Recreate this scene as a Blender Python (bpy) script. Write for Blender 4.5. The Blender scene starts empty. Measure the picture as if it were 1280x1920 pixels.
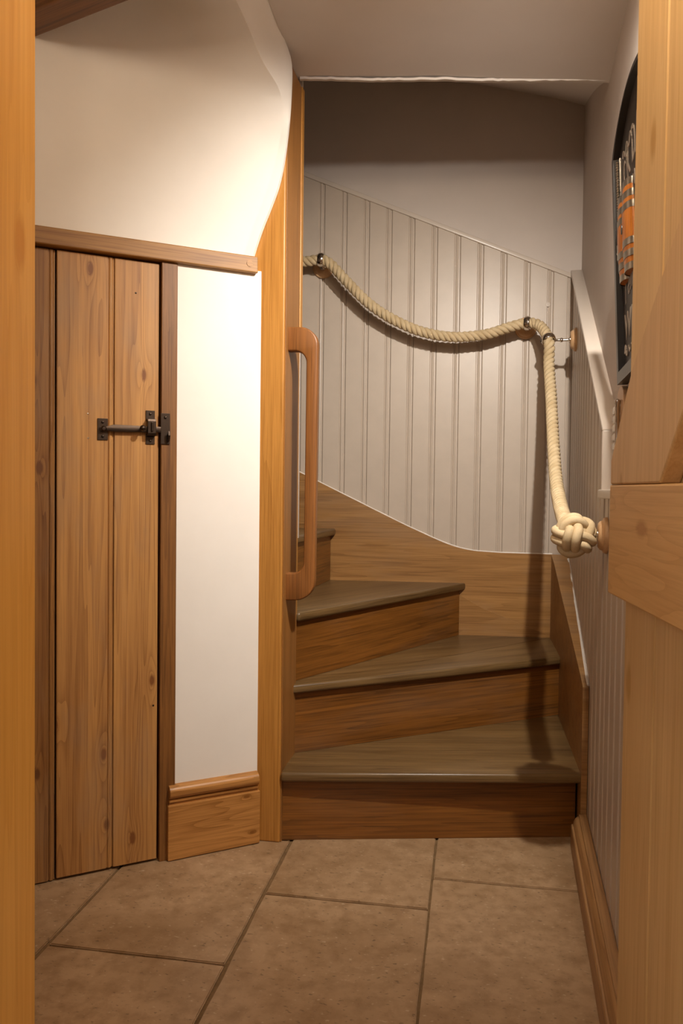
import bpy, bmesh, math, random
from mathutils import Vector, Matrix
random.seed(4)
SC = bpy.context.scene
COL = SC.collection
R = math.radians

# ------------------------------------------------------------------ camera, world, lamps, exposure
cam_data = bpy.data.cameras.new('camera')
cam = bpy.data.objects.new('camera', cam_data); COL.objects.link(cam); SC.camera = cam
cam_data.sensor_fit = 'VERTICAL'; cam_data.sensor_height = 36.0
cam_data.lens = 36.0 * 1493.0 / 1920.0
cam_data.clip_start = 0.02
cam.matrix_world = Matrix.Translation((0, 0, 1.0)) @ Matrix.Rotation(math.pi/2 - 0.029, 4, 'X') @ Matrix.Rotation(0.0115, 4, 'Z')

world = bpy.data.worlds.new('world'); SC.world = world; world.use_nodes = True
bg = world.node_tree.nodes['Background']
bg.inputs['Color'].default_value = (0.80, 0.88, 1.0, 1); bg.inputs['Strength'].default_value = 0.22

def lamp(name, kind, loc, energy, color, radius=0.03, aim=None, cone=None, blend=0.3):
    d = bpy.data.lights.new(name, kind); d.energy = energy; d.color = color
    if kind in ('POINT', 'SPOT'): d.shadow_soft_size = radius
    if kind == 'SPOT': d.spot_size = R(cone); d.spot_blend = blend
    o = bpy.data.objects.new(name, d); COL.objects.link(o); o.location = loc
    if aim is not None:
        o.rotation_euler = (Vector(aim) - Vector(loc)).to_track_quat('-Z', 'Y').to_euler()
    return o
WARM = (1.0, 0.80, 0.58)
lamp('stair_spotlight', 'SPOT', (0.50, 1.35, 2.04), 126, (1.0, 0.935, 0.85), 0.02, aim=(0.26, 2.70, 1.00), cone=108, blend=1.0)
lamp('hall_fill', 'POINT', (0.20, 0.95, 2.08), 12, WARM, 0.04)  # unseen warm fill, added to brighten the jamb, floor and oak door
lamp('room_lamp', 'POINT', (0.07, -0.50, 1.85), 12, WARM, 0.03)
win = lamp('room_window', 'AREA', (-1.3, -0.9, 1.5), 14, (1.0, 0.95, 0.90), aim=(0.4, 0.8, 1.1)); win.data.size = 0.9

SC.view_settings.view_transform = 'Standard'; SC.view_settings.look = 'None'
SC.view_settings.gamma = 1; SC.view_settings.use_curve_mapping = False
SC.view_settings.exposure = 0.0

# ------------------------------------------------------------------ materials
def lin(c):
    if isinstance(c, str): c = tuple(int(c[i:i+2], 16)/255 for i in (0, 2, 4))
    return tuple((x/12.92 if x <= 0.04045 else ((x+0.055)/1.055)**2.4) for x in c) + (1,)

class NT:
    def __init__(s, name):
        s.m = bpy.data.materials.new(name); s.m.use_nodes = True
        s.t = s.m.node_tree; s.b = s.t.nodes['Principled BSDF']
    def n(s, typ, **kw):
        nd = s.t.nodes.new(typ)
        for k, v in kw.items(): setattr(nd, k, v)
        return nd
    def l(s, a, b): s.t.links.new(a, b)
    def put(s, sock, v):
        if isinstance(v, bpy.types.NodeSocket): s.l(v, sock)
        else: sock.default_value = v
    def math(s, op, a, b=0.5, c=None):
        nd = s.n('ShaderNodeMath', operation=op)
        s.put(nd.inputs[0], a)
        if op not in ('FRACT', 'ABSOLUTE', 'SINE', 'FLOOR'): s.put(nd.inputs[1], b)
        if c is not None: s.put(nd.inputs[2], c)
        return nd.outputs[0]
    def mix(s, f, a, b, mode='MIX'):
        nd = s.n('ShaderNodeMix', data_type='RGBA', blend_type=mode)
        s.put(nd.inputs['Factor'], f); s.put(nd.inputs['A'], a); s.put(nd.inputs['B'], b)
        return nd.outputs['Result']
    def coords(s, scale, rnd=True):
        tc = s.n('ShaderNodeTexCoord'); out = tc.outputs['Object']
        if rnd:
            oi = s.n('ShaderNodeObjectInfo')
            v = s.n('ShaderNodeVectorMath', operation='SCALE'); v.inputs[0].default_value = (7.3, 3.1, 5.7)
            s.l(oi.outputs['Random'], v.inputs['Scale'])
            a = s.n('ShaderNodeVectorMath', operation='ADD'); s.l(out, a.inputs[0]); s.l(v.outputs[0], a.inputs[1]); out = a.outputs[0]
        s.raw = out
        return s.scaled(out, scale)
    def scaled(s, v, scale):
        nd = s.n('ShaderNodeVectorMath', operation='MULTIPLY'); s.l(v, nd.inputs[0]); nd.inputs[1].default_value = scale
        return nd.outputs[0]
    def noise(s, v, scale=1.0, detail=3, rough=0.5, dist=0.0):
        nd = s.n('ShaderNodeTexNoise'); s.l(v, nd.inputs['Vector'])
        nd.inputs['Scale'].default_value = scale; nd.inputs['Detail'].default_value = detail
        nd.inputs['Roughness'].default_value = rough; nd.inputs['Distortion'].default_value = dist
        return nd.outputs['Fac']
    def ramp(s, f, a, b):
        nd = s.n('ShaderNodeMapRange'); s.l(f, nd.inputs[0]); nd.inputs[1].default_value = a; nd.inputs[2].default_value = b
        return nd.outputs[0]
    def bump(s, h, strength=0.3, dist=0.002):
        nd = s.n('ShaderNodeBump'); nd.inputs['Strength'].default_value = strength; nd.inputs['Distance'].default_value = dist
        s.l(h, nd.inputs['Height']); s.l(nd.outputs[0], s.b.inputs['Normal'])
    def done(s, color, rough=0.5, metal=0.0, spec=None):
        s.put(s.b.inputs['Base Color'], color); s.put(s.b.inputs['Roughness'], rough); s.b.inputs['Metallic'].default_value = metal
        if spec is not None: s.b.inputs['Specular IOR Level'].default_value = spec
        return s.m

def wood(name, light, dark, axis='Z', rings=7.0, ring_amt=0.45, fib=0.25, tone=0.35, knots=0.0, rough=0.45, across=9.0, along=0.55, grey=0.0, knot_scale=3.0):
    """timber: growth rings as contour lines of a noise stretched along the grain, plus fibres, tone drift and knots"""
    m = NT(name)
    ax = 'XYZ'.index(axis)
    sc = lambda c, a: tuple(a if i == ax else c for i in range(3))
    p = m.coords(sc(across, along))
    base = m.noise(p, 1.0, 2, 0.45, 0.3)
    if knots > 0:
        sp = m.n('ShaderNodeSeparateXYZ'); m.l(m.raw, sp.inputs[0]); oth = [i for i in range(3) if i != ax]
        cx = m.n('ShaderNodeCombineXYZ')
        m.l(m.math('MULTIPLY', m.math('ADD', sp.outputs[oth[0]], sp.outputs[oth[1]]), knot_scale*2.2), cx.inputs[0])
        m.l(m.math('MULTIPLY', sp.outputs[ax], knot_scale), cx.inputs[1])
        vo = m.n('ShaderNodeTexVoronoi', voronoi_dimensions='2D'); m.l(cx.outputs[0], vo.inputs['Vector']); vo.inputs['Scale'].default_value = 1.0
        kd = vo.outputs['Distance']
        kf = m.math('POWER', 2.718, m.math('MULTIPLY', kd, -9.0))
        base = m.math('ADD', base, m.math('MULTIPLY', kf, knots*0.5))
    ph = m.math('FRACT', m.math('MULTIPLY', base, rings))
    ring = m.math('POWER', ph, 3.0)
    fibre = m.noise(m.scaled(m.raw, sc(230, 5)), 1.0, 3, 0.6)
    broad = m.noise(m.scaled(m.raw, sc(26, 1.2)), 1.0, 3, 0.55)
    big = m.noise(m.scaled(m.raw, sc(4, 0.9)), 1.0, 2, 0.5)
    f = m.math('MULTIPLY', ring, ring_amt)
    f = m.math('ADD', f, m.math('MULTIPLY', m.ramp(fibre, 0.42, 0.66), fib*1.25))
    f = m.math('ADD', f, m.math('MULTIPLY', m.ramp(broad, 0.35, 0.75), tone))
    f = m.math('ADD', f, m.math('MULTIPLY', m.ramp(big, 0.4, 0.7), tone*0.6))
    if knots > 0:
        f = m.math('ADD', f, m.math('MULTIPLY', m.ramp(kd, 0.062, 0.02), 0.9))
    f = m.math('MINIMUM', f, 1.0)
    colr = m.mix(f, lin(light), lin(dark))
    if grey > 0:
        g = m.ramp(m.noise(m.scaled(m.raw, sc(7, 2)), 1.0, 4, 0.6), 0.5, 0.72)
        colr = m.mix(m.math('MULTIPLY', g, grey), colr, lin('8f8272'))
    m.bump(m.math('ADD', m.math('MULTIPLY', fibre, 0.5), m.math('MULTIPLY', ring, -0.4)), 0.22, 0.0012)
    return m.done(colr, rough)

def paint(name, c, rough=0.5, bump=0.15, scale=9.0, var=0.06, spec=0.35, fine=90):
    m = NT(name)
    v = m.coords((1, 1, 1), rnd=False)
    n1 = m.noise(v, scale, 4, 0.55); n2 = m.noise(v, fine, 3, 0.6)
    c2 = tuple(max(0, x*(1-var*2.2)) for x in lin(c)[:3]) + (1,)
    colr = m.mix(m.ramp(n1, 0.35, 0.75), lin(c), c2)
    m.bump(m.math('ADD', n1, m.math('MULTIPLY', n2, 0.18)), bump, 0.004)
    return m.done(colr, rough, 0, spec)

def metal(name, c, rough=0.3, bump=0.0):
    m = NT(name)
    v = m.coords((1, 1, 1), rnd=False)
    n1 = m.noise(v, 160, 3, 0.6)
    if bump: m.bump(n1, bump, 0.001)
    return m.done(lin(c), m.math('ADD', m.math('MULTIPLY', n1, 0.15), rough - 0.07), 1.0)

def stone(name):
    m = NT(name)
    v = m.coords((1, 1, 1), rnd=True)
    n1 = m.noise(v, 3.2, 5, 0.6, 0.6); n2 = m.noise(v, 26, 4, 0.6); n3 = m.noise(m.scaled(m.raw, (1, 1.8, 1)), 75, 2, 0.5)
    c = m.mix(m.ramp(n1, 0.32, 0.7), lin('b69876'), lin('987957'))
    c = m.mix(m.math('MULTIPLY', m.ramp(n2, 0.42, 0.68), 0.6), c, lin('866745'))
    pits = m.ramp(n3, 0.64, 0.72)
    c = m.mix(m.math('MULTIPLY', pits, 0.6), c, lin('5f4a33'))
    c = m.mix(m.math('MULTIPLY', m.ramp(n3, 0.34, 0.26), 0.4), c, lin('d9c7ac'))
    m.bump(m.math('SUBTRACT', m.math('MULTIPLY', n1, 0.6), pits), 0.25, 0.0015)
    return m.done(c, 0.42, 0, 0.35)

M = {}
M['plaster'] = paint('white_plaster', 'f2ede6', 0.75, 0.20, 6.0, 0.02, 0.2, 60)
M['grey_paint'] = paint('grey_mauve_wall_paint', 'cdc1b7', 0.6, 0.12, 7.0, 0.02, 0.25, 70)
M['ceiling'] = paint('ceiling_paint', 'd6cdc5', 0.7, 0.22, 5.0, 0.02, 0.2, 50)
M['board'] = paint('putty_grey_satin_paint', 'c2b3a3', 0.38, 0.10, 14.0, 0.03, 0.45, 40)
M['cap'] = paint('putty_cap_gloss_paint', 'cfc2b4', 0.3, 0.05, 10, 0.02, 0.5)
M['caulk'] = paint('white_caulk', 'f0eae2', 0.5, 0.2, 60, 0.05)
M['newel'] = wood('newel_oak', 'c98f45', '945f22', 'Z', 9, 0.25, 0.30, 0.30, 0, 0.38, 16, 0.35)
M['newel_shade'] = wood('newel_shaded_oak', 'a5713a', '6d451d', 'Z', 9, 0.25, 0.30, 0.30, 0, 0.42, 16, 0.35)  # newel oak darkened, the shade of the side face put into its colour
M['jamb'] = wood('jamb_orange_pine', 'f6c064', 'd89638', 'Z', 8, 0.22, 0.22, 0.40, 0.35, 0.35, 22, 0.7, knot_scale=2.0)
M['pine'] = wood('old_pine', 'ca9656', '7f4d24', 'Z', 13, 0.34, 0.2, 0.32, 0.45, 0.5, 15, 0.30, 0.40, 3.0)
M['pine_dark'] = wood('old_pine_dark', 'ad7c42', '6b401a', 'Z', 12, 0.35, 0.2, 0.35, 0.4, 0.5, 18, 0.3, 0.3)
M['casing'] = wood('casing_oak', '946330', '5a3714', 'Z', 14, 0.25, 0.4, 0.3, 0, 0.5, 22, 0.4)
M['rail'] = wood('header_rail_oak', 'b58545', '754a1e', 'X', 8, 0.32, 0.3, 0.35, 0.25, 0.5, 20, 0.8, 0.2)
M['skirt'] = wood('skirting_oak', 'c9904f', '85531f', 'X', 8, 0.40, 0.3, 0.3, 0.45, 0.4, 16, 1.6, 0, 4.0)
M['tread'] = wood('worn_tread_oak', '876a42', '4c361c', 'X', 7, 0.25, 0.35, 0.40, 0, 0.36, 13, 0.5, 0.07)
M['riser'] = wood('riser_oak', '915c25', '54310f', 'X', 9, 0.30, 0.35, 0.40, 0, 0.36, 16, 0.6, 0.12)
M['string'] = wood('string_oak', 'b0824b', '7a5226', 'X', 8, 0.25, 0.3, 0.45, 0, 0.40, 14, 0.8, 0.22)
M['handle'] = wood('handle_oak', '96602f', '5c3719', 'Z', 7, 0.25, 0.3, 0.35, 0, 0.4, 20, 0.6)
M['door_oak'] = wood('door_oak', 'dfba80', 'be9252', 'Z', 7, 0.22, 0.22, 0.28, 0.15, 0.45, 14, 0.5, 0, 1.6)
M['ledge_oak'] = wood('ledge_oak', 'd9ac6c', 'b38044', 'Y', 9, 0.32, 0.22, 0.25, 0.2, 0.42, 15, 1.4, 0, 1.8)
M['brace_oak'] = wood('brace_oak', 'dab279', 'b88a50', 'Z', 7, 0.25, 0.22, 0.28, 0.1, 0.42, 14, 0.5)
M['skirt_side'] = wood('side_skirting_oak', 'b58a58', '7d5630', 'Y', 8, 0.25, 0.3, 0.35, 0, 0.42, 30, 0.8, 0.15)
M['beam'] = wood('beam_oak', '8a5a2c', '4a2a10', 'X', 8, 0.3, 0.3, 0.4, 0.2, 0.5, 14, 0.5)
M['rosette'] = wood('turned_beech', 'd8b084', 'b98c5e', 'Z', 5, 0.2, 0.2, 0.2, 0, 0.4, 20, 3)
M['stone'] = stone('limestone')
M['grout'] = paint('brown_grout', '84694a', 0.85, 0.4, 60, 0.15, 0.1, 200)
M['iron'] = metal('dark_forged_iron', '4a3f37', 0.42, 0.25)
M['chrome'] = metal('polished_nickel', 'd5cdc2', 0.16)
M['black_gap'] = paint('dark_recess', '2a1c10', 0.9, 0, 10, 0)
M['black'] = paint('black_frame_lacquer', '2b2724', 0.35, 0.05, 40, 0.1, 0.5)
M['board_black'] = paint('charcoal_sign_panel', '3a332f', 0.45, 0.05, 30, 0.08)
M['letter'] = paint('chalk_grey_lettering', 'b9b0a6', 0.5, 0.0, 30, 0.05)
M['silver'] = metal('silver_beading', 'cfcac0', 0.25)
M['hoop'] = metal('galvanised_hoop', 'a9a59c', 0.35)
M['barrel'] = wood('barrel_orange_wood', 'dd8a35', 'a8571a', 'Z', 6, 0.3, 0.3, 0.3, 0, 0.35, 30, 1.5)
M['enamel'] = paint('cream_enamel', 'e8dfd0', 0.25, 0, 20, 0.02, 0.5)
def rope_mat():
    m = NT('cotton_rope')
    v = m.coords((1, 1, 1), rnd=False)
    n = m.noise(v, 420, 2, 0.6); n2 = m.noise(v, 30, 3, 0.5)
    c = m.mix(m.ramp(n2, 0.3, 0.7), lin('d2bd99'), lin('c0a983')); c = m.mix(m.math('MULTIPLY', m.ramp(n, 0.5, 0.8), 0.4), c, lin('a88c66'))
    m.bump(n, 0.4, 0.001)
    return m.done(c, 0.85, 0, 0.1)
M['rope'] = rope_mat()

# ------------------------------------------------------------------ mesh helpers
class MB:
    def __init__(s): s.bm = bmesh.new()
    def box(s, x0, x1, y0, y1, z0, z1, bev=0.0, seg=2):
        t = bmesh.new(); bmesh.ops.create_cube(t, size=1.0)
        for v in t.verts: v.co = Vector((x0+(v.co.x+.5)*(x1-x0), y0+(v.co.y+.5)*(y1-y0), z0+(v.co.z+.5)*(z1-z0)))
        if bev > 0: bmesh.ops.bevel(t, geom=t.edges[:], offset=bev, segments=seg, affect='EDGES', profile=0.5)
        return s.add(t)
    def add(s, t, mat=None):
        if mat is not None: bmesh.ops.transform(t, matrix=mat, verts=t.verts)
        me = bpy.data.meshes.new('tmp'); t.to_mesh(me); t.free(); s.bm.from_mesh(me); bpy.data.meshes.remove(me)
        return s
    def prism(s, poly, axis, a0, a1, bev=0.0, seg=2):
        """extrude a 2D polygon along an axis: X -> poly is (y,z); Y -> (x,z); Z -> (x,y)"""
        mk = {'X': lambda p, a: (a, p[0], p[1]), 'Y': lambda p, a: (p[0], a, p[1]), 'Z': lambda p, a: (p[0], p[1], a)}[axis]
        t = bmesh.new()
        A = [t.verts.new(mk(p, a0)) for p in poly]; B = [t.verts.new(mk(p, a1)) for p in poly]
        n = len(poly)
        t.faces.new(A); t.faces.new(B[::-1])
        for i in range(n): t.faces.new((A[i], B[i], B[(i+1) % n], A[(i+1) % n]))
        bmesh.ops.recalc_face_normals(t, faces=t.faces)
        if bev > 0: bmesh.ops.bevel(t, geom=t.edges[:], offset=bev, segments=seg, affect='EDGES', profile=0.5)
        return s.add(t)
    def tube(s, pts, rad, n=10, closed=False):
        pts = [Vector(p) for p in pts]; N = len(pts)
        if not hasattr(rad, '__len__'): rad = [rad]*N
        rings = []; up = None
        for i, p in enumerate(pts):
            a = pts[(i-1) % N] if (closed or i > 0) else p; b = pts[(i+1) % N] if (closed or i < N-1) else p
            tg = (b-a).normalized()
            if up is None: up = tg.orthogonal().normalized()
            up = (up - tg*up.dot(tg)).normalized(); sd = tg.cross(up)
            rings.append([s.bm.verts.new(p + rad[i]*(math.cos(2*math.pi*k/n)*up + math.sin(2*math.pi*k/n)*sd)) for k in range(n)])
        for i in range(N if closed else N-1):
            A, B = rings[i], rings[(i+1) % N]
            sh = 0
            if closed and i == N-1:
                sh = min(range(n), key=lambda k: (A[0].co-B[k].co).length)
            for k in range(n): s.bm.faces.new((A[k], A[(k+1) % n], B[(k+1+sh) % n], B[(k+sh) % n]))
        if not closed:
            s.bm.faces.new(rings[0][::-1]); s.bm.faces.new(rings[-1])
        return s
    def lathe(s, prof, origin, axis, n=28):
        """profile (r, h) turned about axis through origin"""
        axis = Vector(axis).normalized(); o = Vector(origin); u = axis.orthogonal().normalized(); w = axis.cross(u)
        rings = []
        for r, h in prof:
            if r < 1e-6: rings.append([s.bm.verts.new(o+axis*h)])
            else: rings.append([s.bm.verts.new(o+axis*h+r*(math.cos(2*math.pi*k/n)*u+math.sin(2*math.pi*k/n)*w)) for k in range(n)])
        for A, B in zip(rings, rings[1:]):
            for k in range(n):
                k2 = (k+1) % n
                if len(A) == 1 and len(B) == 1: continue
                if len(A) == 1: s.bm.faces.new((A[0], B[k2], B[k]))
                elif len(B) == 1: s.bm.faces.new((A[k], A[k2], B[0]))
                else: s.bm.faces.new((A[k], A[k2], B[k2], B[k]))
        return s
    def grid(s, rows):
        V = [[s.bm.verts.new(p) for p in r] for r in rows]
        for a, b in zip(V, V[1:]):
            for i in range(len(a)-1):
                try: s.bm.faces.new((a[i], a[i+1], b[i+1], b[i]))
                except ValueError: pass
        return s
    def build(s, name, mat, parent=None, smooth=False, loc=None, rot=None):
        bmesh.ops.recalc_face_normals(s.bm, faces=s.bm.faces)
        me = bpy.data.meshes.new(name); s.bm.to_mesh(me); s.bm.free()
        me.materials.append(mat if not isinstance(mat, str) else M[mat])
        if smooth:
            for p in me.polygons: p.use_smooth = True
            me.set_sharp_from_angle(angle=R(smooth if smooth is not True else 40))
        o = bpy.data.objects.new(name, me); COL.objects.link(o)
        if parent is not None: o.parent = parent
        if loc: o.location = loc
        if rot: o.rotation_euler = rot
        return o

def empty(name, loc, rz=0.0, label=None, cat=None, group=None, kind=None):
    o = bpy.data.objects.new(name, None); COL.objects.link(o); o.empty_display_size = 0.05
    o.location = loc; o.rotation_euler = (0, 0, rz)
    tag(o, label, cat, group, kind); return o
def tag(o, label=None, cat=None, group=None, kind=None):
    for k, v in (('label', label), ('category', cat), ('group', group), ('kind', kind)):
        if v: o[k] = v
    return o
def catmull(pts, step):
    P = [Vector(p) for p in pts]; P = [P[0]*2-P[1]] + P + [P[-1]*2-P[-2]]
    out = []
    for i in range(1, len(P)-2):
        n = max(2, int((P[i+1]-P[i]).length/step*4))
        for k in range(n):
            t = k/n
            out.append(0.5*((2*P[i])+(-P[i-1]+P[i+1])*t+(2*P[i-1]-5*P[i]+4*P[i+1]-P[i+2])*t*t+(-P[i-1]+3*P[i]-3*P[i+1]+P[i+2])*t**3))
    out.append(P[-2])
    res = [out[0]]; acc = 0.0                        # even steps along the curve
    for a, b in zip(out, out[1:]):
        d = (b-a).length; pos = 0.0
        while acc + (d-pos) >= step:
            pos += step-acc; acc = 0.0
            res.append(a.lerp(b, pos/d))
        acc += d-pos
    return res

# frames of the crooked little hall: left wall, back wall, right wall
LA = R(27.1); LO = Vector((-0.226, 2.2325, 0))      # left wall: x runs away along the wall, -y is the room
BA = R(-6.3); BO = Vector((-0.04, 3.281, 0))        # back wall: x to the right, -y is the room
RA = R(-12.1); RO = Vector((0.225, 0, 0))           # right wall: y runs away along the wall, -x is the room
NA = R(-10.0); NO = Vector((-0.164, 2.219, 0))      # newel: origin at its front right arris, +y into its depth
def rot(p, a): return Vector((p[0]*math.cos(a)-p[1]*math.sin(a), p[0]*math.sin(a)+p[1]*math.cos(a), p[2]))
def LW(x, y, z): return LO + rot((x, y, z), LA)
def BW(x, y, z): return BO + rot((x, y, z), BA)
def RW(x, y, z): return RO + rot((x, y, z), RA)
def NW(x, y, z): return NO + rot((x, y, z), NA)
CZ = 2.19                                            # ceiling height

# ------------------------------------------------------------------ floor: limestone tiles in three visible courses
floor = empty('floor', (0, 0, 0), R(-9.4), 'floor of large brown limestone tiles', None, None, 'structure')
MB().box(-2.2, 1.8, -2.6, 3.6, -0.06, -0.006).build('grout_bed', 'grout', floor)
def tile(x0, x1, y0, y1):
    g = 0.0035
    def wob(a, b, n=7):                              # slightly uneven, tumbled edge
        a, b = Vector(a), Vector(b); d = (b-a); nn = Vector((-d.y, d.x)).normalized()
        return [a+d*(k/n)+nn*random.uniform(-0.0012, 0.0012) for k in range(n)]
    c = [(x0+g, y0+g), (x1-g, y0+g), (x1-g, y1-g), (x0+g, y1-g)]
    poly = []
    for i in range(4): poly += wob(c[i], c[(i+1) % 4])
    mb = MB(); t = bmesh.new()
    vs = [t.verts.new((p[0], p[1], 0.0)) for p in poly]; f = t.faces.new(vs)
    if f.normal.z < 0: f.normal_flip()
    r = bmesh.ops.extrude_face_region(t, geom=[f])
    for v in [e for e in r['geom'] if isinstance(e, bmesh.types.BMVert)]: v.co.z = -0.03
    bmesh.ops.recalc_face_normals(t, faces=t.faces)
    top = [e for e in t.edges if all(abs(v.co.z) < 1e-6 for v in e.verts)]
    bmesh.ops.bevel(t, geom=top, offset=0.0022, segments=2, affect='EDGES')
    mb.add(t); mb.build('tile', 'stone', floor)
TW = 0.4055; cols = [(-1.308, 1.36), (-0.9015, 1.582), (-0.4935, 1.8815), (-0.089, 2.036), (0.3175, 1.74)]
for x0, y0 in cols:
    k = math.floor((y0 - 0.5)/0.6)
    for i in range(-k-2, 2):
        a, b = y0+i*0.6, y0+(i+1)*0.6
        if a > 2.75 or b < -0.4: continue
        tile(x0, x0+TW, a, b)

# ------------------------------------------------------------------ left wall: plaster, boarded door, casing, header rail
wl = empty('wall_left', LO, LA, 'angled white plaster wall beside the plank door', None, None, 'structure')
MB().box(-0.2425, -0.006, -0.004, 0.02, 0.10, 1.60).build('plaster_panel', 'plaster', wl)
MB().box(-1.7, -0.243, 0.035, 0.11, 0.0, 1.60).build('backing', 'black_gap', wl)
# swelling plaster above the rail: flat wall on the left, rolling out over the newel and up to the ceiling edge
E_ = [NW(x, -0.02, z) for x, z in ((-0.086, 1.630), (-0.084, 1.646), (-0.062, 1.711), (-0.036, 1.774), (-0.015, 1.831), (-0.001, 1.895), (0.010, 1.981), (0.016, 2.066), (0.016, 2.163))]
E_ += [Vector((-0.168, 2.13, 2.190)), Vector((-0.190, 1.978, 2.190)), Vector((-0.232, 1.70, 2.19))]
R_ = [E_[i]-Vector((w_, .0, 0)) for i, w_ in enumerate((.03, .03, .03, .03, .03, .025, .02))]
R_ += [Vector((-0.175, 2.150, 2.05)), Vector((-0.212, 2.065, 2.085)), Vector((-0.238, 2.005, 2.125)), Vector((-0.268, 1.929, 2.165)), Vector((-0.33, 1.78, 2.215))]
def sample(c, t):
    x = t*(len(c)-1); i = min(int(x), len(c)-2); f = x-i
    p0, p1, p2, p3 = c[max(i-1, 0)], c[i], c[i+1], c[min(i+2, len(c)-1)]
    return 0.5*((2*p1)+(-p0+p2)*f+(2*p0-5*p1+4*p2-p3)*f*f+(-p0+3*p1-3*p2+p3)*f**3)
WLM = Matrix.Translation(LO) @ Matrix.Rotation(LA, 4, 'Z')
NV = 44; rows = []
for j in range(NV+1):
    t = j/NV; E = sample(E_, t); Q = sample(R_, t)
    zl = 1.60 + 0.86*t
    L0 = LW(-1.7, -0.005, zl); L1 = LW(-0.62, -0.005, zl)
    M1 = LW(-0.34, -0.005 - 0.05*max(0, t-0.5)*2, 0.45*zl + 0.55*Q.z)
    row = [L0, L0.lerp(L1, 0.5)] + [sample([L1, M1, Q], k/8) for k in range(8)] + [Q.lerp(E, k/4) for k in range(5)]
    row += [E + Vector((0.002, 0.018, 0))]
    rows.append([WLM.inverted() @ p for p in row])
MB().grid(rows).build('plaster_swell', 'plaster', wl, smooth=50)

rl = MB(); rl.prism([(-1.3, 1.583), (-0.022, 1.5895), (-0.022, 1.634), (-0.30, 1.632), (-1.3, 1.624)], 'Y', -0.022, 0.02, 0.003)
rail = rl.build('header_rail', 'rail', wl)
MB().lathe([(0.0, 0.0), (0.009, 0.0005), (0.009, 0.003), (0.0, 0.003)], (-0.047, -0.0205, 1.612), (0, -1, 0), 14).build('oak_peg', 'rail', rail)
MB().box(-0.2845, -0.2425, -0.009, 0.04, 0.0, 1.588, 0.0015).build('casing', 'casing', wl)

dr = empty('door_1', LO, LA, 'old stripped pine plank door with a black iron latch', None, None, 'structure')
def plank(x0, x1, y0=0.0, mat='pine', bead=None, z0=0.008, z1=1.582):
    n = 14; pts = []                                 # front profile with a quirk and a bead on the meeting edge
    if bead == 'r':
        b0 = x1-0.013
        prof = [(x0, y0+0.0015), (x0+0.0015, y0), (b0-0.003, y0), (b0-0.002, y0+0.004), (b0, y0+0.004)]
        prof += [(b0+0.0045-0.0045*math.cos(a), y0+0.003-0.003*math.sin(a)) for a in (0.5, 1.1, 1.57, 2.1, 2.7)]
        prof += [(x1-0.0025, y0+0.005), (x1, y0+0.005)]
    else:
        prof = [(x0, y0+0.0015), (x0+0.0015, y0), (x1-0.0015, y0), (x1, y0+0.0015)]
    poly = prof + [(x1, y0+0.026), (x0, y0+0.026)]
    return MB().prism(poly, 'Z', z0, z1).build('plank', mat, dr, smooth=30)
plank(-0.80, -0.5475, 0.002, 'pine_dark', 'r', 0.004)
plank(-0.5435, -0.4045, 0.0, 'pine', 'r')
plank(-0.4035, -0.2895, 0.0, 'pine')
plank(-1.0, -0.801, 0.002, 'pine_dark', 'r', 0.004)
MB().box(-1.0, -0.285, 0.028, 0.034, 0.03, 1.58).build('door_back', 'black_gap', dr)
# latch
def screw(p, parent, r=0.0035):
    MB().lathe([(0, -0.0025), (r*0.7, -0.002), (r, 0.0005), (r, 0.002), (0, 0.002)], p, (0, 1, 0), 12).build('screw', 'iron', parent)
lp = MB().box(-0.446, -0.420, -0.003, 0.0, 1.1175, 1.1725, 0.0008).build('latch_plate', 'iron', dr)
screw((-0.433, -0.004, 1.163), lp); screw((-0.433, -0.004, 1.127), lp)
lb = MB()
lb.prism([(-0.440, 1.140), (-0.428, 1.142), (-0.408, 1.139), (-0.292, 1.142), (-0.262, 1.142), (-0.262, 1.157), (-0.292, 1.157), (-0.408, 1.1575), (-0.428, 1.151), (-0.440, 1.151)], 'Y', -0.012, -0.006, 0.001)
lb.lathe([(0, -0.0165), (0.004, -0.016), (0.007, -0.0125), (0.0075, -0.006), (0, -0.006)], (-0.432, 0, 1.146), (0, 1, 0), 16)
lb = lb.build('latch_bar', 'iron', dr, smooth=35)
MB().lathe([(0, -0.037), (0.004, -0.0365), (0.0072, -0.033), (0.0078, -0.029), (0.006, -0.024), (0.0038, -0.021), (0.0038, -0.011), (0, -0.011)], (-0.3375, 0, 1.1505), (0, 1, 0), 16).build('thumb_knob', 'iron', lb, smooth=50)
gd = MB(); gd.box(-0.3235, -0.300, -0.003, 0, 1.111, 1.138, 0.0006); gd.box(-0.3235, -0.300, -0.003, 0, 1.172, 1.199, 0.0006)
gd.prism([(-0.003, 1.130), (-0.020, 1.133), (-0.022, 1.139), (-0.022, 1.170), (-0.020, 1.176), (-0.003, 1.177), (0.0, 1.177), (0.0, 1.172), (-0.0165, 1.171), (-0.0165, 1.138), (0.0, 1.136), (0, 1.130)], 'X', -0.3225, -0.301, 0.0008)
gd.box(-0.3145, -0.309, -0.026, -0.020, 1.143, 1.168, 0.002)
gd = gd.build('latch_guard', 'iron', dr)
screw((-0.3118, -0.004, 1.190), gd); screw((-0.3118, -0.004, 1.120), gd)
kp = MB(); kp.box(-0.2865, -0.2625, -0.0125, -0.0085, 1.112, 1.193, 0.0006)
kp.prism([(-0.0125, 1.118), (-0.022, 1.120), (-0.028, 1.134), (-0.026, 1.146), (-0.022, 1.141), (-0.0125, 1.136)], 'X', -0.271, -0.265, 0.001)
kp = kp.build('latch_keeper', 'iron', wl)
screw((-0.2745, -0.0135, 1.182), kp, 0.0038)

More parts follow.
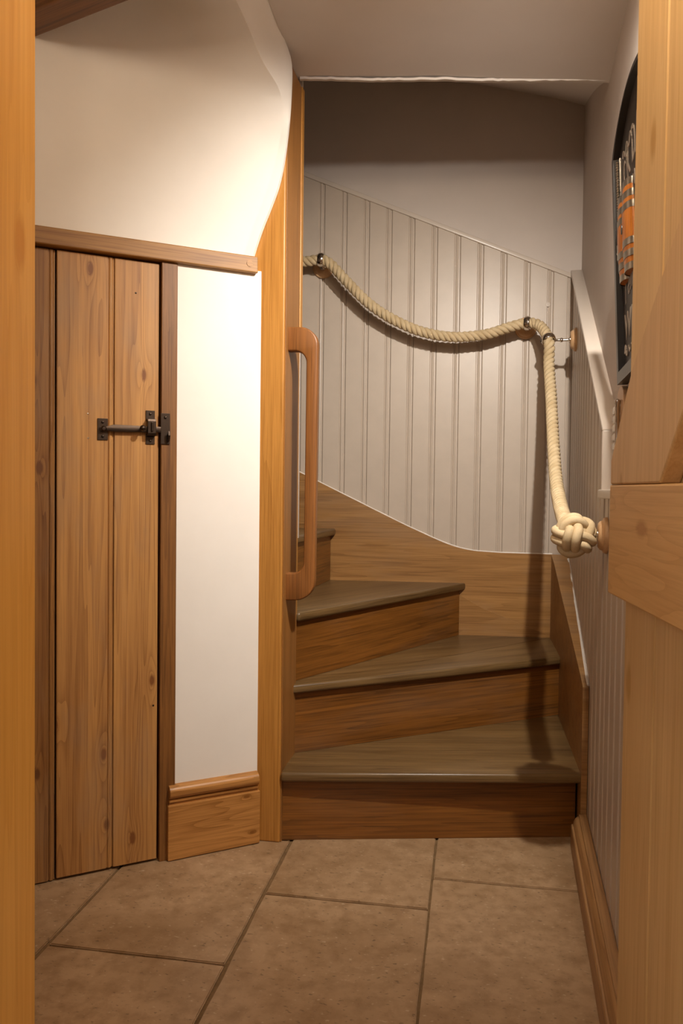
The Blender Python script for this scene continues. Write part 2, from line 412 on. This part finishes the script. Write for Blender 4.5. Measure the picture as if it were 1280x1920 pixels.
for nx, nz in ((-0.469, 1.183), (-0.468, 1.121), (-0.35, 1.50), (-0.30, 0.42)):
    MB().lathe([(0, -0.0012), (0.0022, -0.0008), (0.003, 0.0004), (0, 0.0004)], (nx, 0, nz), (0, 1, 0), 10).build('nail_head', 'chrome' if nz > 1.1 and nz < 1.2 else 'iron', dr)
# skirting block on the narrow plaster panel
bs = empty('baseboard_left', LO, LA, 'tall moulded oak skirting block under the narrow white panel', None, None, 'structure')
MB().box(-0.264, -0.003, -0.021, -0.004, 0.002, 0.150, 0.002).build('skirting_board', 'skirt', bs)
prof = [(-0.004, 0.150), (-0.015, 0.150), (-0.015, 0.158), (-0.019, 0.1585), (-0.019, 0.165), (-0.014, 0.167)]
prof += [(-0.014-0.014*math.sin(a), 0.184-0.017*math.cos(a)) for a in [k*math.pi/10 for k in range(0, 11)]] + [(-0.004, 0.203)]
MB().prism(prof, 'X', -0.260, -0.008).build('torus_moulding', 'skirt', bs, smooth=35)

# ------------------------------------------------------------------ newel post with its pull handle
nw = empty('newel_post', NO, NA, 'tall square oak newel post at the foot of the winding stairs', 'post')
MB().box(-0.100, 0.0, 0.0, 0.168, 0.0, 2.185, 0.004).build('post', 'newel', nw)
MB().box(-0.0004, 0.0035, 0.005, 0.167, 0.0, 2.182, 0.001).build('side_shade_sheet', 'newel_shade', nw)  # thin sheet added over the post's side to carry its painted shade
MB().box(-0.10, 0.006, 0.1685, 0.196, 1.46, 2.185, 0.002).build('batten', 'newel', nw)
MB().box(-0.0245, 0.003, 0.169, 0.176, 0.62, 1.44, 0.001).build('edge_strip', 'newel', nw)
def rounded(cx, cz, r, a0, a1, n=10): return [(cx+r*math.cos(a0+(a1-a0)*k/n), cz+r*math.sin(a0+(a1-a0)*k/n)) for k in range(n+1)]
out = [(0.0, 1.453)] + rounded(0.036, 1.400, 0.0525, R(90), R(0)) + rounded(0.030, 0.738, 0.055, R(0), R(-90)) + [(0.0, 0.682)]
inn = [(0.0, 0.760)] + rounded(0.022, 0.792, 0.032, R(-90), R(0)) + rounded(0.022, 1.352, 0.034, R(0), R(90)) + [(0.0, 1.386)]
MB().prism(out+inn, 'Y', 0.030, 0.064, 0.0045, 3).build('grab_handle', 'handle', nw, smooth=35)

# ------------------------------------------------------------------ winding staircase
st = empty('staircase', (0.25, 2.6, 0), 0, 'worn oak winder staircase turning left behind the newel post', 'staircase')
SO = Vector((0.25, 2.6, 0))
def board(name, mat, poly, z0, z1, along, bev=0.0, seg=3, label=None):
    """a plan polygon between two heights, its local x along the given plan direction so the grain follows it"""
    a = math.atan2(along[1], along[0]); o = Vector((poly[0][0], poly[0][1], 0))
    loc = [rot(Vector((p[0], p[1], 0))-o, -a) for p in poly]
    ob = MB().prism([(p.x, p.y) for p in loc], 'Z', z0, z1, bev, seg).build(name, mat, st, smooth=35, loc=(o-SO), rot=(0, 0, a))
    return ob
Z1, Z2, Z3, Z4 = 0.203, 0.415, 0.626, 0.838
T = 0.028
def riser(a, b, z0, z1, t=0.018):
    a, b = Vector(a), Vector(b); d = (b-a).normalized(); n = Vector((-d.y, d.x))*t
    return board('riser', 'riser', [a, b, b+n, a+n], z0, z1, d, 0.001, 1)
def tread(front_a, front_b, rest, z):
    a, b = Vector(front_a), Vector(front_b)
    return board('tread', 'tread', [a, b]+[Vector(p) for p in rest], z-T, z, b-a, 0.009, 4)
riser((-0.163, 2.236), (0.686, 2.278), 0.0, Z1-T)
tread((-0.163, 2.210), (0.694, 2.222), [(0.700, 2.28), (0.787, 2.84), (-0.15, 2.40)], Z1)
riser((-0.158, 2.366), (0.785, 2.822), Z1, Z2-T)
tread((-0.153, 2.345), (0.788, 2.802), [(0.850, 3.175), (0.846, 3.178), (0.47, 3.219), (-0.14, 2.41)], Z2)
riser((-0.137, 2.400), (0.480, 3.205), Z2, Z3-T)
tread((-0.122, 2.388), (0.503, 3.203), [(0.50, 3.213), (-0.05, 3.27), (-0.25, 2.42)], Z3)
riser((-0.215, 2.50), (-0.043, 3.262), Z3, Z4-T)
tread((-0.20, 2.50), (-0.022, 3.262), [(-0.05, 3.268), (-0.75, 3.335), (-0.75, 2.5)], Z4)
riser((-0.50, 2.50), (-0.48, 3.31), Z4, Z4+0.21)
# wall strings
ws = MB()
top = [(-0.75, 1.37), (-0.137, 1.068), (-0.048, 1.025), (0.173, 0.918), (0.304, 0.855), (0.417, 0.805), (0.46, 0.787), (0.503, 0.772), (0.548, 0.761), (0.593, 0.755), (0.69, 0.750), (0.888, 0.748)]
ws.prism(top + [(0.888, 0.39), (0.0, 0.39), (-0.75, 0.7)], 'Y', -0.015, -0.0004, 0.0008, 1)
ws.build('wall_string', 'string', st, loc=(BO-SO), rot=(0, 0, BA))
MB().prism([(0.522, 0.40), (0.888, 0.40), (0.882, 0.424), (0.62, 0.525), (0.529, 0.576), (0.522, 0.575)], 'Y', -0.0175, -0.015, 0.0006, 1).build('string_filler', 'string', st, loc=(BO-SO), rot=(0, 0, BA))
face = [(-0.030, 2.262), (-0.0655, 3.26)]            # right string: (x, y) of its face in the right wall frame
rs = MB(); t = bmesh.new()
prof = [(2.262, 0.0), (2.262, 0.452), (2.32, 0.474), (2.878, 0.646), (3.12, 0.722), (3.235, 0.748), (3.235, 0.0)]
A = [t.verts.new((-0.018-(y-2.262)*0.048, y, z)) for y, z in prof]; B = [t.verts.new((-0.0015, y, z)) for y, z in prof]
t.faces.new(A); t.faces.new(B[::-1])
for i in range(len(prof)): t.faces.new((A[i], B[i], B[(i+1) % len(prof)], A[(i+1) % len(prof)]))
rs.add(t); rs.build('wall_string', 'string', st, loc=(RO-SO), rot=(0, 0, RA))

MB().tube([(-0.003, 2.27+0.048*k, 0.4565+0.048*k*0.306) for k in range(20)], [0.0035+0.002*random.random() for k in range(20)], 6).build('caulk_line', 'caulk', st, loc=(RO-SO), rot=(0, 0, RA))

# ------------------------------------------------------------------ back wall: plaster and beaded boards
wb = empty('wall_back', BO, BA, 'back wall with putty painted beaded boards under a raking cap', None, None, 'structure')
MB().box(-1.6, 1.02, 0.018, 0.10, 0.0, 3.3).build('plaster_face', 'grey_paint', wb)
CAP = lambda s: 2.279 - (s+0.138)*0.4025              # underside of the raking cap
def string_top(s):
    for (a, za), (b, zb) in zip(top, top[1:]):
        if a <= s <= b: return za+(zb-za)*(s-a)/(b-a)
    return 0.748
def bead_profile(w):
    """beaded joint on the right edge: groove, bead, groove"""
    g = 0.0050; b = w-0.0205
    pr = [(0.0, g), (0.0018, 0.0012), (0.0040, 0.0), (b-0.0030, 0.0), (b-0.0012, 0.0015), (b, g), (b+0.0034, g)]
    pr += [(b+0.0088-0.0054*math.cos(a), g-0.0046*math.sin(a)) for a in (0.35, 0.8, 1.57, 2.34, 2.8)]
    pr += [(b+0.0142, g), (w, g)]
    return pr
def beaded_board(parent, x0, w, zlo, zhi, put, name='board'):
    mb = MB(); pr = bead_profile(w)
    cols_ = []
    for px, py in pr:
        s = x0+px; cols_.append([mb.bm.verts.new(put(s, py, zlo(s))), mb.bm.verts.new(put(s, py, zhi(s)))])
    s = x0+w; bk = [mb.bm.verts.new(put(s, 0.014, zlo(s))), mb.bm.verts.new(put(s, 0.014, zhi(s)))]
    s = x0; fk = [mb.bm.verts.new(put(s, 0.014, zlo(s))), mb.bm.verts.new(put(s, 0.014, zhi(s)))]
    ring = [fk]+cols_+[bk]
    for a, b in zip(ring, ring[1:]): mb.bm.faces.new((a[0], b[0], b[1], a[1]))
    mb.bm.faces.new([r[1] for r in ring]); mb.bm.faces.new([r[0] for r in ring][::-1])
    return mb.build(name, 'board', parent, smooth=22)
x = -0.052-0.0919*2+0.008
while x < 0.94:
    w = 0.0919 if x+0.0919 < 0.952 else 0.9525-x
    if w > 0.03: beaded_board(wb, x+0.0002, w-0.0004, lambda s: string_top(s)-0.03, CAP, lambda s, y, z: (s, y, z))
    x += 0.0919
MB().prism([(-0.26, CAP(-0.26)), (0.955, CAP(0.955)), (0.955, CAP(0.955)+0.019), (-0.26, CAP(-0.26)+0.021)], 'Y', -0.006, 0.02, 0.003, 3).build('dado_cap', 'cap', wb, smooth=35)
cb = MB(); cb.tube([(s, -0.004, string_top(s)+0.001) for s in [-0.14+0.0515*k for k in range(21)]], [0.0022+0.0012*random.random() for k in range(21)], 6)
cb.build('caulk_line', 'caulk', wb)
for sx, sz in ((0.856, 1.742),):
    MB().lathe([(0.0, -0.0012), (0.009, -0.001), (0.010, 0.001), (0.0, 0.001)], (sx, 0, sz), (0, 1, 0), 18).build('screw_plug', 'board', wb)

# ------------------------------------------------------------------ right wall: upper plaster, beaded boards, raking cap, skirting
wr = empty('wall_right', RO, RA, 'right wall with boards below a raking cap and grey plaster above', None, None, 'structure')
END = 1.36
MB().box(0.033, 0.12, END, 3.42, 0.0, 3.3).build('plaster_face', 'grey_paint', wr)
RCAP = lambda d: min(max(1.149+(d-1.995)*0.5665, 1.149) if d >= 1.995 else 0.985, 1.80)
y = END
PWD = 0.0925
while y < 3.25:
    w = min(PWD, 3.255-y)
    if w > 0.03:
        if y < 1.995 < y+w:                          # the board at the step of the cap is split
            beaded_board(wr, y+0.0002, 1.995-y-0.0004, lambda s: 0.0, lambda s: 0.985, lambda s, q, z: (q, s, z))
            if y+w-1.995 > 0.03: beaded_board(wr, 1.9952, y+w-1.9954, lambda s: 0.0, lambda s: RCAP(max(s, 1.995)), lambda s, q, z: (q, s, z))
        else: beaded_board(wr, y+0.0002, w-0.0004, lambda s: 0.0, RCAP, lambda s, q, z: (q, s, z))
    y += PWD
cz = lambda d: 1.149+(d-1.995)*0.5665
MB().prism([(1.995, cz(1.995)), (3.245, cz(3.245)), (3.245, cz(3.245)+0.018), (1.975, 1.152), (1.975, 1.149)], 'X', -0.010, 0.034, 0.003, 3).build('dado_cap', 'cap', wr, smooth=35)
MB().box(-0.010, 0.034, 1.975, 1.996, 0.992, 1.1495, 0.003, 3).build('dado_cap_drop', 'cap', wr, smooth=35)
MB().box(-0.016, 0.034, END, 1.998, 0.984, 1.006, 0.004, 3).build('dado_rail', 'cap', wr, smooth=35)
bb = empty('baseboard_right', RO, RA, 'low moulded oak skirting along the beaded right wall', None, None, 'structure')
prof = [(-0.001, 0.002), (-0.043, 0.002), (-0.043, 0.060), (-0.041, 0.063), (-0.037, 0.064), (-0.036, 0.070), (-0.033, 0.078), (-0.028, 0.084), (-0.023, 0.087), (-0.022, 0.092), (-0.001, 0.094)]
MB().prism(prof, 'Y', END, 2.2610).build('moulded_skirting', 'skirt_side', bb, smooth=25)
MB().box(0.62, 0.70, -2.6, 1.25, 0, 2.6).build('wall_right_near', 'grey_paint')['kind'] = 'structure'
MB().box(0.50, 0.70, 1.25, 1.325, 0, 2.6).build('wall_return_right', 'grey_paint')['kind'] = 'structure'

# ------------------------------------------------------------------ ceiling with its lip and the sloping soffit over the stair
ce = empty('ceiling', (0, 0, CZ), 0, 'low uneven plaster ceiling ending in a lip above the stairs', None, None, 'structure')
mb = MB(); rows = []
NX, NY = 28, 20
rnd = random.Random(3)
def lipY(x): return 2.352 - 0.012*(x+0.13) + 0.003*math.sin(x*17)
for j in range(NY+1):
    row = []
    for i in range(NX+1):
        f = j/NY; yy = 0.40+(2.352-0.40)*f; x0 = -0.157-0.13*max(0.0, 2.247-yy)
        x = x0+(i/NX)*(1.0-x0); yy = 0.40+(lipY(x)-0.40)*f
        row.append((x, yy, 0.004*math.sin(x*5+yy*3)+rnd.uniform(-0.0012, 0.0012)))
    rows.append(row)
mb.grid(rows); mb.build('plaster_underside', 'ceiling', ce, smooth=60)
mb = MB()                                            # thin ragged plaster lip
rows = [[], [], [], []]
for k in range(61):
    x = -0.135+0.905*k/60; yy = lipY(x); j1 = rnd.uniform(-0.0015, 0.0015)
    rows[0].append((x, yy-0.013, 0.0+j1)); rows[1].append((x, yy-0.011, -0.006+j1)); rows[2].append((x, yy+0.004, -0.004+j1*0.5)); rows[3].append((x, yy+0.012, 0.012))
mb.grid(rows); mb.build('lip', 'ceiling', ce, smooth=60)
mb = MB(); rows = []                                 # soffit: shallow at the right corner, steep towards the left
for j in range(13):
    f = j/12; row = []
    for k in range(25):
        g = k/24; a = Vector((-0.14+0.93*g, lipY(-0.14+0.93*g)+0.010, CZ+0.008))
        s = -0.14+1.15*g
        zb = 2.520+0.135*max(0.0, (0.99-s)/0.58)**0.8 if s > 0.41 else 2.655+0.55*(0.41-s)
        b = BW(s, 0.02, zb)
        p = a.lerp(b, f); p.z += 0.030*math.sin(f*math.pi)*(1-g*0.5); row.append(p-Vector((0, 0, CZ)))
    rows.append(row)
mb.grid(rows); mb.build('stair_soffit', 'ceiling', ce, smooth=60)
MB().prism([(-0.40, 0.40), (-0.205, 1.978), (-0.165, 2.35), (1.3, 2.35), (1.3, 0.40)], 'Z', 0.02, 0.30).build('bulkhead', 'ceiling', ce)
MB().box(-2.2, 1.3, -0.2, 2.44, 0.27, 0.34).build('upper_ceiling', 'ceiling', ce)
MB().box(-2.2, -0.13, 2.36, 3.5, 0.95, 1.05).build('stairwell_ceiling', 'ceiling', ce)
MB().box(-1.5, -1.4, 2.3, 3.5, 0.0, 3.3).build('wall_stairwell', 'grey_paint')['kind'] = 'structure'
MB().box(-1.5, -0.13, 2.40, 2.44, 0.85, 3.3).build('wall_stair_inner', 'grey_paint')['kind'] = 'structure'

# beam crossing the hall under the ceiling at upper left
bd = Vector((0.269, -0.151, 0)).normalized(); bang = math.atan2(bd.y, bd.x)
bm_ = empty('ceiling_beam', (-0.75, 1.952, 2.08), bang, 'dark oak beam running out from the wall above the plank door', 'beam')
MB().box(-0.10, 1.02, -0.078, 0.0, 0.0, 0.105, 0.004).build('timber', 'beam', bm_)

# ------------------------------------------------------------------ doorway the picture looks through
jb = empty('trim_1', (-0.288, 0.75, 0), R(-1.5), 'warm orange pine jamb lining of the near doorway', None, None, 'structure')
MB().box(-0.030, 0.0, -0.36, 0.0, 0.0, 2.02, 0.002).build('jamb_board', 'jamb', jb)
MB().box(-1.9, -0.325, 0.50, 0.72, 0, 2.6).build('wall_front', 'plaster')['kind'] = 'structure'
MB().box(-0.33, 0.62, 0.52, 0.72, 1.985, 2.6).build('wall_front_head', 'plaster')['kind'] = 'structure'
MB().box(-1.75, -1.65, 0.5, 2.2, 0, 2.6).build('wall_left_near', 'plaster')['kind'] = 'structure'

# oak door folded back against the right wall
DA = math.atan2(-0.0914, 1.0); DA = math.atan2(0.090, 0.996)   # local -y runs from the free edge towards the hinge
od = empty('ledged_door', (0.437, 1.30, 0.0), -DA, 'light oak ledged and braced door folded back at the right edge', 'door')
def dplank(y1, y0):
    MB().prism([(0.028, y0), (0.031, y0-0.0), (0.054, y0), (0.054, y1), (0.031, y1), (0.028, y1-0.003)][0:0] or
               [(0.031, y0), (0.028, y0+0.003), (0.028, y1-0.003), (0.031, y1), (0.054, y1), (0.054, y0)], 'Z', 0.012, 1.98).build('plank', 'door_oak', od)
dplank(-0.003, -0.163); dplank(-0.1665, -0.326); dplank(-0.3295, -0.489); dplank(-0.4925, -0.652)
MB().box(0.033, 0.05, -0.652, -0.004, 0.02, 1.97).build('tongue_infill', 'door_oak', od)
def ledge(z0, z1): MB().box(0.0, 0.028, -0.65, 0.0, z0, z1, 0.003).build('ledge', 'ledge_oak', od)
ledge(0.835, 1.0115); ledge(1.84, 1.96)
def brace(poly):
    p0 = Vector((0, poly[0][0], poly[0][1])); d = Vector((0, poly[1][0]-poly[0][0], poly[1][1]-poly[0][1])); a = math.atan2(-d.y, d.z)
    pts = [rot(Vector((p[0]-p0.y, p[1]-p0.z, 0)), -a) for p in poly]
    return MB().prism([(p.x, p.y) for p in pts], 'X', 0.0005, 0.0275, 0.003).build('brace', 'brace_oak', od, loc=p0, rot=(a, 0, 0))
brace([(-0.004, 1.050), (-0.62, 1.60), (-0.62, 1.748), (-0.60, 1.748), (-0.50, 1.748)][:0] or [(-0.002, 1.012), (-0.002, 1.052), (-0.115, 1.182), (-0.273, 1.300), (-0.62, 1.585), (-0.62, 1.372), (-0.35, 1.100), (-0.262, 1.012)])

# ------------------------------------------------------------------ rope handrail with its knot and brackets
path = [BW(s, -0.100, z) for s, z in ((-0.25, 1.925), (-0.118, 1.903), (-0.045, 1.908), (-0.003, 1.889), (0.062, 1.820), (0.148, 1.735), (0.243, 1.671), (0.359, 1.620), (0.483, 1.598), (0.607, 1.607), (0.688, 1.631), (0.758, 1.648))]
path += [BW(0.806, -0.128, 1.634)]
path += [RW(-o_, d, z) for o_, d, z in ((0.099, 3.02, 1.560), (0.097, 3.00, 1.470), (0.092, 2.89, 1.335), (0.090, 2.71, 1.163), (0.088, 2.53, 1.035), (0.085, 2.32, 0.958), (0.082, 2.12, 0.917))] + [RW(-0.079, 1.985, 0.900)]
cl = catmull(path, 0.007)
rp = empty('rope_handrail', path[0], 0, 'twisted cream cotton rope handrail ending in a round woven knot', 'rope')
RP0 = Vector(path[0]); tw = 2*math.pi/0.066
frames = []; up = Vector((0, 0, 1))
for i, p in enumerate(cl):
    tg = (cl[min(i+1, len(cl)-1)]-cl[max(i-1, 0)]).normalized()
    up = (up-tg*up.dot(tg)).normalized(); frames.append((p, up.copy(), tg.cross(up)))
for k in range(3):
    pts = []
    for i, (p, u, v) in enumerate(frames):
        a = tw*i*0.007 + k*2*math.pi/3
        pts.append(p - RP0 + 0.0116*(math.cos(a)*u+math.sin(a)*v))
    MB().tube(pts, 0.0099, 10).build('strand', 'rope', rp, smooth=80)
KC = RW(-0.075, 1.92, 0.895)
Lk, Bk, Rk = 3, 4, 0.0370
NK = 260
tilt = Matrix.Rotation(R(62), 3, 'X') @ Matrix.Rotation(R(25), 3, 'Y')
def knot_point(t_):
    th = Lk*t_; la = R(50)*math.cos(Bk*t_); rr = Rk+0.0065*math.sin(2*Bk*t_)
    return Vector((rr*math.cos(la)*math.cos(th), rr*math.cos(la)*math.sin(th), rr*math.sin(la)))
kn = None
for side in (-1, 1):                                 # the knot is followed round twice, two strands side by side
    pts = []
    for i in range(NK):
        t_ = 2*math.pi*i/NK; p = knot_point(t_); tg = knot_point(t_+0.01)-p
        pts.append(tilt @ (p + side*0.0098*tg.cross(p).normalized()))
    kn = MB().tube(pts, 0.0110, 12, closed=True).build('knot', 'rope', rp, smooth=80, loc=KC-RP0)
bmk = bmesh.new(); bmesh.ops.create_uvsphere(bmk, u_segments=20, v_segments=12, radius=0.0370)
MB().add(bmk).build('knot_core', 'rope', kn, smooth=80)

ROS = [(0.0, 0.0), (0.043, 0.0), (0.0435, 0.004), (0.041, 0.009), (0.036, 0.011), (0.034, 0.016), (0.029, 0.021), (0.024, 0.022), (0.0, 0.022)]
def bracket(base, out, rope_p, tang, label, grp='rope brackets', ring=True):
    """turned wooden rosette, nickel stem and a band round the rope; built in world directions about its base"""
    b = Vector(base); o = Vector(out).normalized(); e = empty('rope_bracket', b, 0, label, 'bracket', grp)
    MB().lathe(ROS, (0, 0, 0), o, 36).build('rosette', 'rosette', e, smooth=35)
    rp_ = Vector(rope_p)-b; h = rp_.dot(o)
    L = h-0.022-(0.022 if ring else 0.038)
    pr = [(0.0, 0.0), (0.014, 0.0), (0.014, 0.002), (0.008, 0.004), (0.005, 0.007), (0.0045, L*0.45), (0.0075, L*0.5), (0.008, L*0.56), (0.0075, L*0.62), (0.0045, L*0.68), (0.0045, L), (0.006, L+0.003), (0.0, L+0.003)]
    MB().lathe(pr, o*0.022, o, 20).build('stem', 'chrome', e, smooth=40)
    if ring:
        tg = Vector(tang).normalized(); pr = []
        for r_, hh in ((0.0215, -0.010), (0.024, -0.011), (0.0262, -0.007), (0.0268, 0.0), (0.0262, 0.007), (0.024, 0.011), (0.0215, 0.010), (0.0215, -0.010)): pr.append((r_, hh))
        bd_ = MB().lathe(pr, rp_, tg, 32).build('band', 'chrome', e, smooth=50)
        q = (o - tg*o.dot(tg)).normalized()
        MB().lathe([(0.0, 0.0), (0.0055, 0.0), (0.0055, 0.0025), (0.0035, 0.003), (0.003, 0.0015), (0.0, 0.0015)], rp_+q*0.0262, q, 16).build('grub_screw', 'iron', bd_)
    return e
bo = rot((0, -1, 0), BA); ro = rot((-1, 0, 0), RA)
def tan_at(p):
    i = min(range(len(cl)), key=lambda k: (cl[k]-Vector(p)).length); return (cl[min(i+2, len(cl)-1)]-cl[max(i-2, 0)]).normalized(), cl[i]
t1, p1 = tan_at(BW(-0.045, -0.100, 1.908)); bracket(BW(-0.046, 0, 1.902), bo, p1, t1, 'rope bracket on the boards beside the newel post')
t2, p2 = tan_at(BW(0.763, -0.100, 1.648)); bracket(BW(0.770, 0, 1.648), bo, p2, t2, 'rope bracket on the back boards near the right corner')
t3, p3 = tan_at(RW(-0.099, 3.02, 1.565)); bracket(RW(0, 3.02, 1.560), ro, p3, t3, 'upper rope bracket seen side on at the right wall')
bracket(RW(0, 1.92, 0.897), ro, KC, (0, 1, 0), 'rope bracket behind the round knot, half hidden by the oak door', ring=False)

# ------------------------------------------------------------------ framed sign on the right wall
SD = 1.87                                            # far edge along the wall
sg = empty('framed_sign', RW(0.033, SD, 1.245), RA, 'black arched frame sign with chalk lettering and a small barrel', 'sign')
SW_, SH_, RISE = 0.50, 0.505, 0.055
TILT = math.atan2(0.022, 0.5)
inner = bpy.data.objects.new('x', None); bpy.data.objects.remove(inner)
sg.rotation_euler = (Matrix.Rotation(RA, 3, 'Z') @ Matrix.Rotation(-TILT, 3, 'Y')).to_euler()
# local: y 0 (far) .. -SW (near), z 0..SH, -x is out of the wall
def arch(y0, y1, z0, zs, rise, n=16):
    pts = [(y0, z0), (y0, zs)]
    for k in range(1, n): f = k/n; pts.append((y0+(y1-y0)*f, zs+rise*math.sin(f*math.pi)**0.8))
    return pts+[(y1, zs), (y1, z0)]
def ring_prism(o_, i_, a0, a1):
    mb = MB(); n = len(o_)
    V = [[mb.bm.verts.new((a, p[0], p[1])) for p in poly] for poly in (o_, i_) for a in (a0, a1)]
    o0, o1, i0, i1 = V
    for k in range(n):
        j = (k+1) % n
        for a, b in ((o0, o1), (o1, i1), (i1, i0), (i0, o0)): mb.bm.faces.new((a[k], a[j], b[j], b[k]))
    return mb
ring_prism(arch(0, -SW_, 0, SH_, RISE), arch(-0.026, -SW_+0.026, 0.026, SH_-0.006, RISE), -0.024, -0.002).build('frame', 'black', sg, smooth=25)
MB().prism(arch(-0.02, -SW_+0.02, 0.02, SH_-0.004, RISE), 'X', -0.010, -0.003).build('panel', 'board_black', sg)
sv = MB()
for k in range(34): sv.lathe([(0, -0.0033), (0.0024, -0.0024), (0.0034, 0), (0.0024, 0.0024), (0, 0.0033)], (-0.016, -0.0305, 0.30+k*0.0058), (0, 0, 1), 8)
sv.box(-0.012, -0.010, -0.036, -0.027, 0.295, 0.498)
sv.build('silver_beading', 'silver', sg, smooth=40)
def lettering(name, text, size, place, parent, shear=0.0, xs=1.0):
    """each letter of the built-in font turned into mesh and set along the line place(u) -> (y, z, angle)"""
    mb = MB(); adv = 0.0; items = []
    for ch in text:
        cu = bpy.data.curves.new('letter', 'FONT'); cu.body = ch; cu.size = size; cu.extrude = 0.0008; cu.shear = shear; cu.resolution_u = 2
        to = bpy.data.objects.new('letter', cu); COL.objects.link(to)
        bpy.context.view_layer.update()
        w = to.dimensions.x*xs if ch != ' ' else size*0.3*xs
        me = bpy.data.meshes.new_from_object(to.evaluated_get(bpy.context.evaluated_depsgraph_get()))
        x0 = min([v.co.x for v in me.vertices], default=0.0)
        items.append((me, adv, w, x0)); adv += w+size*0.10*xs
        bpy.data.objects.remove(to); bpy.data.curves.remove(cu)
    for me, a, w, x0 in items:
        u = (a+w/2)/adv; yy, zz, an = place(u)
        t = bmesh.new(); t.from_mesh(me); bpy.data.meshes.remove(me)
        for v in t.verts:
            lx = (v.co.x-x0)*xs-w/2; lz = v.co.y
            v.co = Vector((-0.0108-v.co.z, yy-(lx*math.cos(an)-lz*math.sin(an)), zz+lx*math.sin(an)+lz*math.cos(an)))
        mb.add(t)
    return tag(mb.build(name, 'letter', parent), kind='stuff')
def arc_line(y0, y1, z0, rise):
    def f(u):
        return (y0+(y1-y0)*u, z0+rise*(1-(2*u-1)**2), math.atan(rise*4*(1-2*u)/abs(y1-y0)))
    return f
lettering('lettering', "JACK DANIEL'S", 0.105, arc_line(-0.042, -SW_+0.042, 0.345, 0.075), sg, 0, 0.62)
lettering('lettering', 'TENNESSEE', 0.045, arc_line(-0.075, -SW_+0.075, 0.302, 0.065), sg, 0, 0.9)
lettering('lettering', 'Tennessee', 0.075, arc_line(-0.075, -SW_+0.12, 0.165, 0.02), sg, 0.35, 1.0)
lettering('lettering', 'WHISKEY', 0.085, arc_line(-0.05, -SW_+0.05, 0.088, 0.0), sg, 0, 1.05)
fl = MB()
fl.tube([(-0.012, -0.05-0.004*k, 0.062+0.012*math.sin(k*0.55)*(1-k/50)) for k in range(40)], 0.0018, 6)
fl.tube([(-0.012, -0.062-0.010*math.cos(k*0.5)*(1-k/26), 0.068+0.012*math.sin(k*0.5)*(1-k/26)) for k in range(25)], 0.0016, 6)
fl.tube([(-0.012, -0.09-0.004*k, 0.475+0.010*math.sin(k*0.5)) for k in range(34)], 0.0016, 6)
tag(fl.build('flourish', 'letter', sg), kind='stuff')
def barrel(yc, zc, h, r):
    b = MB(); prof = []
    for k in range(13):
        f = k/12; prof.append((r*(0.80+0.20*math.sin(f*math.pi)), (f-0.5)*h))
    b.lathe([(0, -h/2)]+prof+[(0, h/2)], (0, 0, 0), (0, 0, 1), 22)
    bo_ = b.build('barrel', 'barrel', sg, smooth=40, loc=(-0.011, yc, zc)); bo_.scale = (0.42, 1, 1)
    for f in (0.03, 0.17, 0.30, 0.70, 0.83, 0.97):
        rr = r*(0.80+0.20*math.sin(f*math.pi))+0.0012
        MB().lathe([(rr-0.002, -0.007), (rr, -0.007), (rr+0.0005, 0.0), (rr, 0.007), (rr-0.002, 0.007)], (0, 0, (f-0.5)*h), (0, 0, 1), 22).build('hoop', 'hoop', bo_, smooth=40)
    return bo_
b1 = barrel(-0.105, 0.295, 0.175, 0.042); b2 = barrel(-0.180, 0.300, 0.180, 0.042)
MB().lathe([(0, 0.0), (0.010, 0.0), (0.010, 0.004), (0, 0.004)], (-0.040, 0.012, 0.0), (-1, 0, 0), 14).build('bung', 'black', b2)
em = MB()
for k in range(6):
    a = k*math.pi/3; em.tube([(-0.040, 0.012, -0.02), (-0.039, 0.012+0.014*math.cos(a), -0.02+0.018*math.sin(a))], 0.0024, 6)
em.build('emblem', 'silver', b1)

# small wooden plaque under the sign
pq = empty('wall_plaque', RW(0.033, 1.955, 1.095), RA, 'small arched tan plaque with cream ribs below the framed sign', 'plaque')
pl_ = [(0.0, 0.0), (0.0, 0.115)] + [(-0.06+0.06*math.cos(a), 0.115+0.035*math.sin(a)) for a in [k*math.pi/10 for k in range(1, 10)]] + [(-0.12, 0.115), (-0.12, 0.0)]
MB().prism(pl_, 'X', -0.014, -0.001, 0.002).build('back_board', 'rosette', pq)
for k in range(5): MB().box(-0.024, -0.0145, -0.062, -0.004, 0.004+k*0.021, 0.022+k*0.021, 0.004).build('rib', 'enamel', pq, smooth=40)
MB().lathe([(0, 0), (0.005, 0.001), (0.005, 0.095), (0.007, 0.098), (0.007, 0.106), (0, 0.110)], (-0.021, -0.072, 0.01), (0, 0, 1), 14).build('chrome_rod', 'chrome', pq, smooth=40)
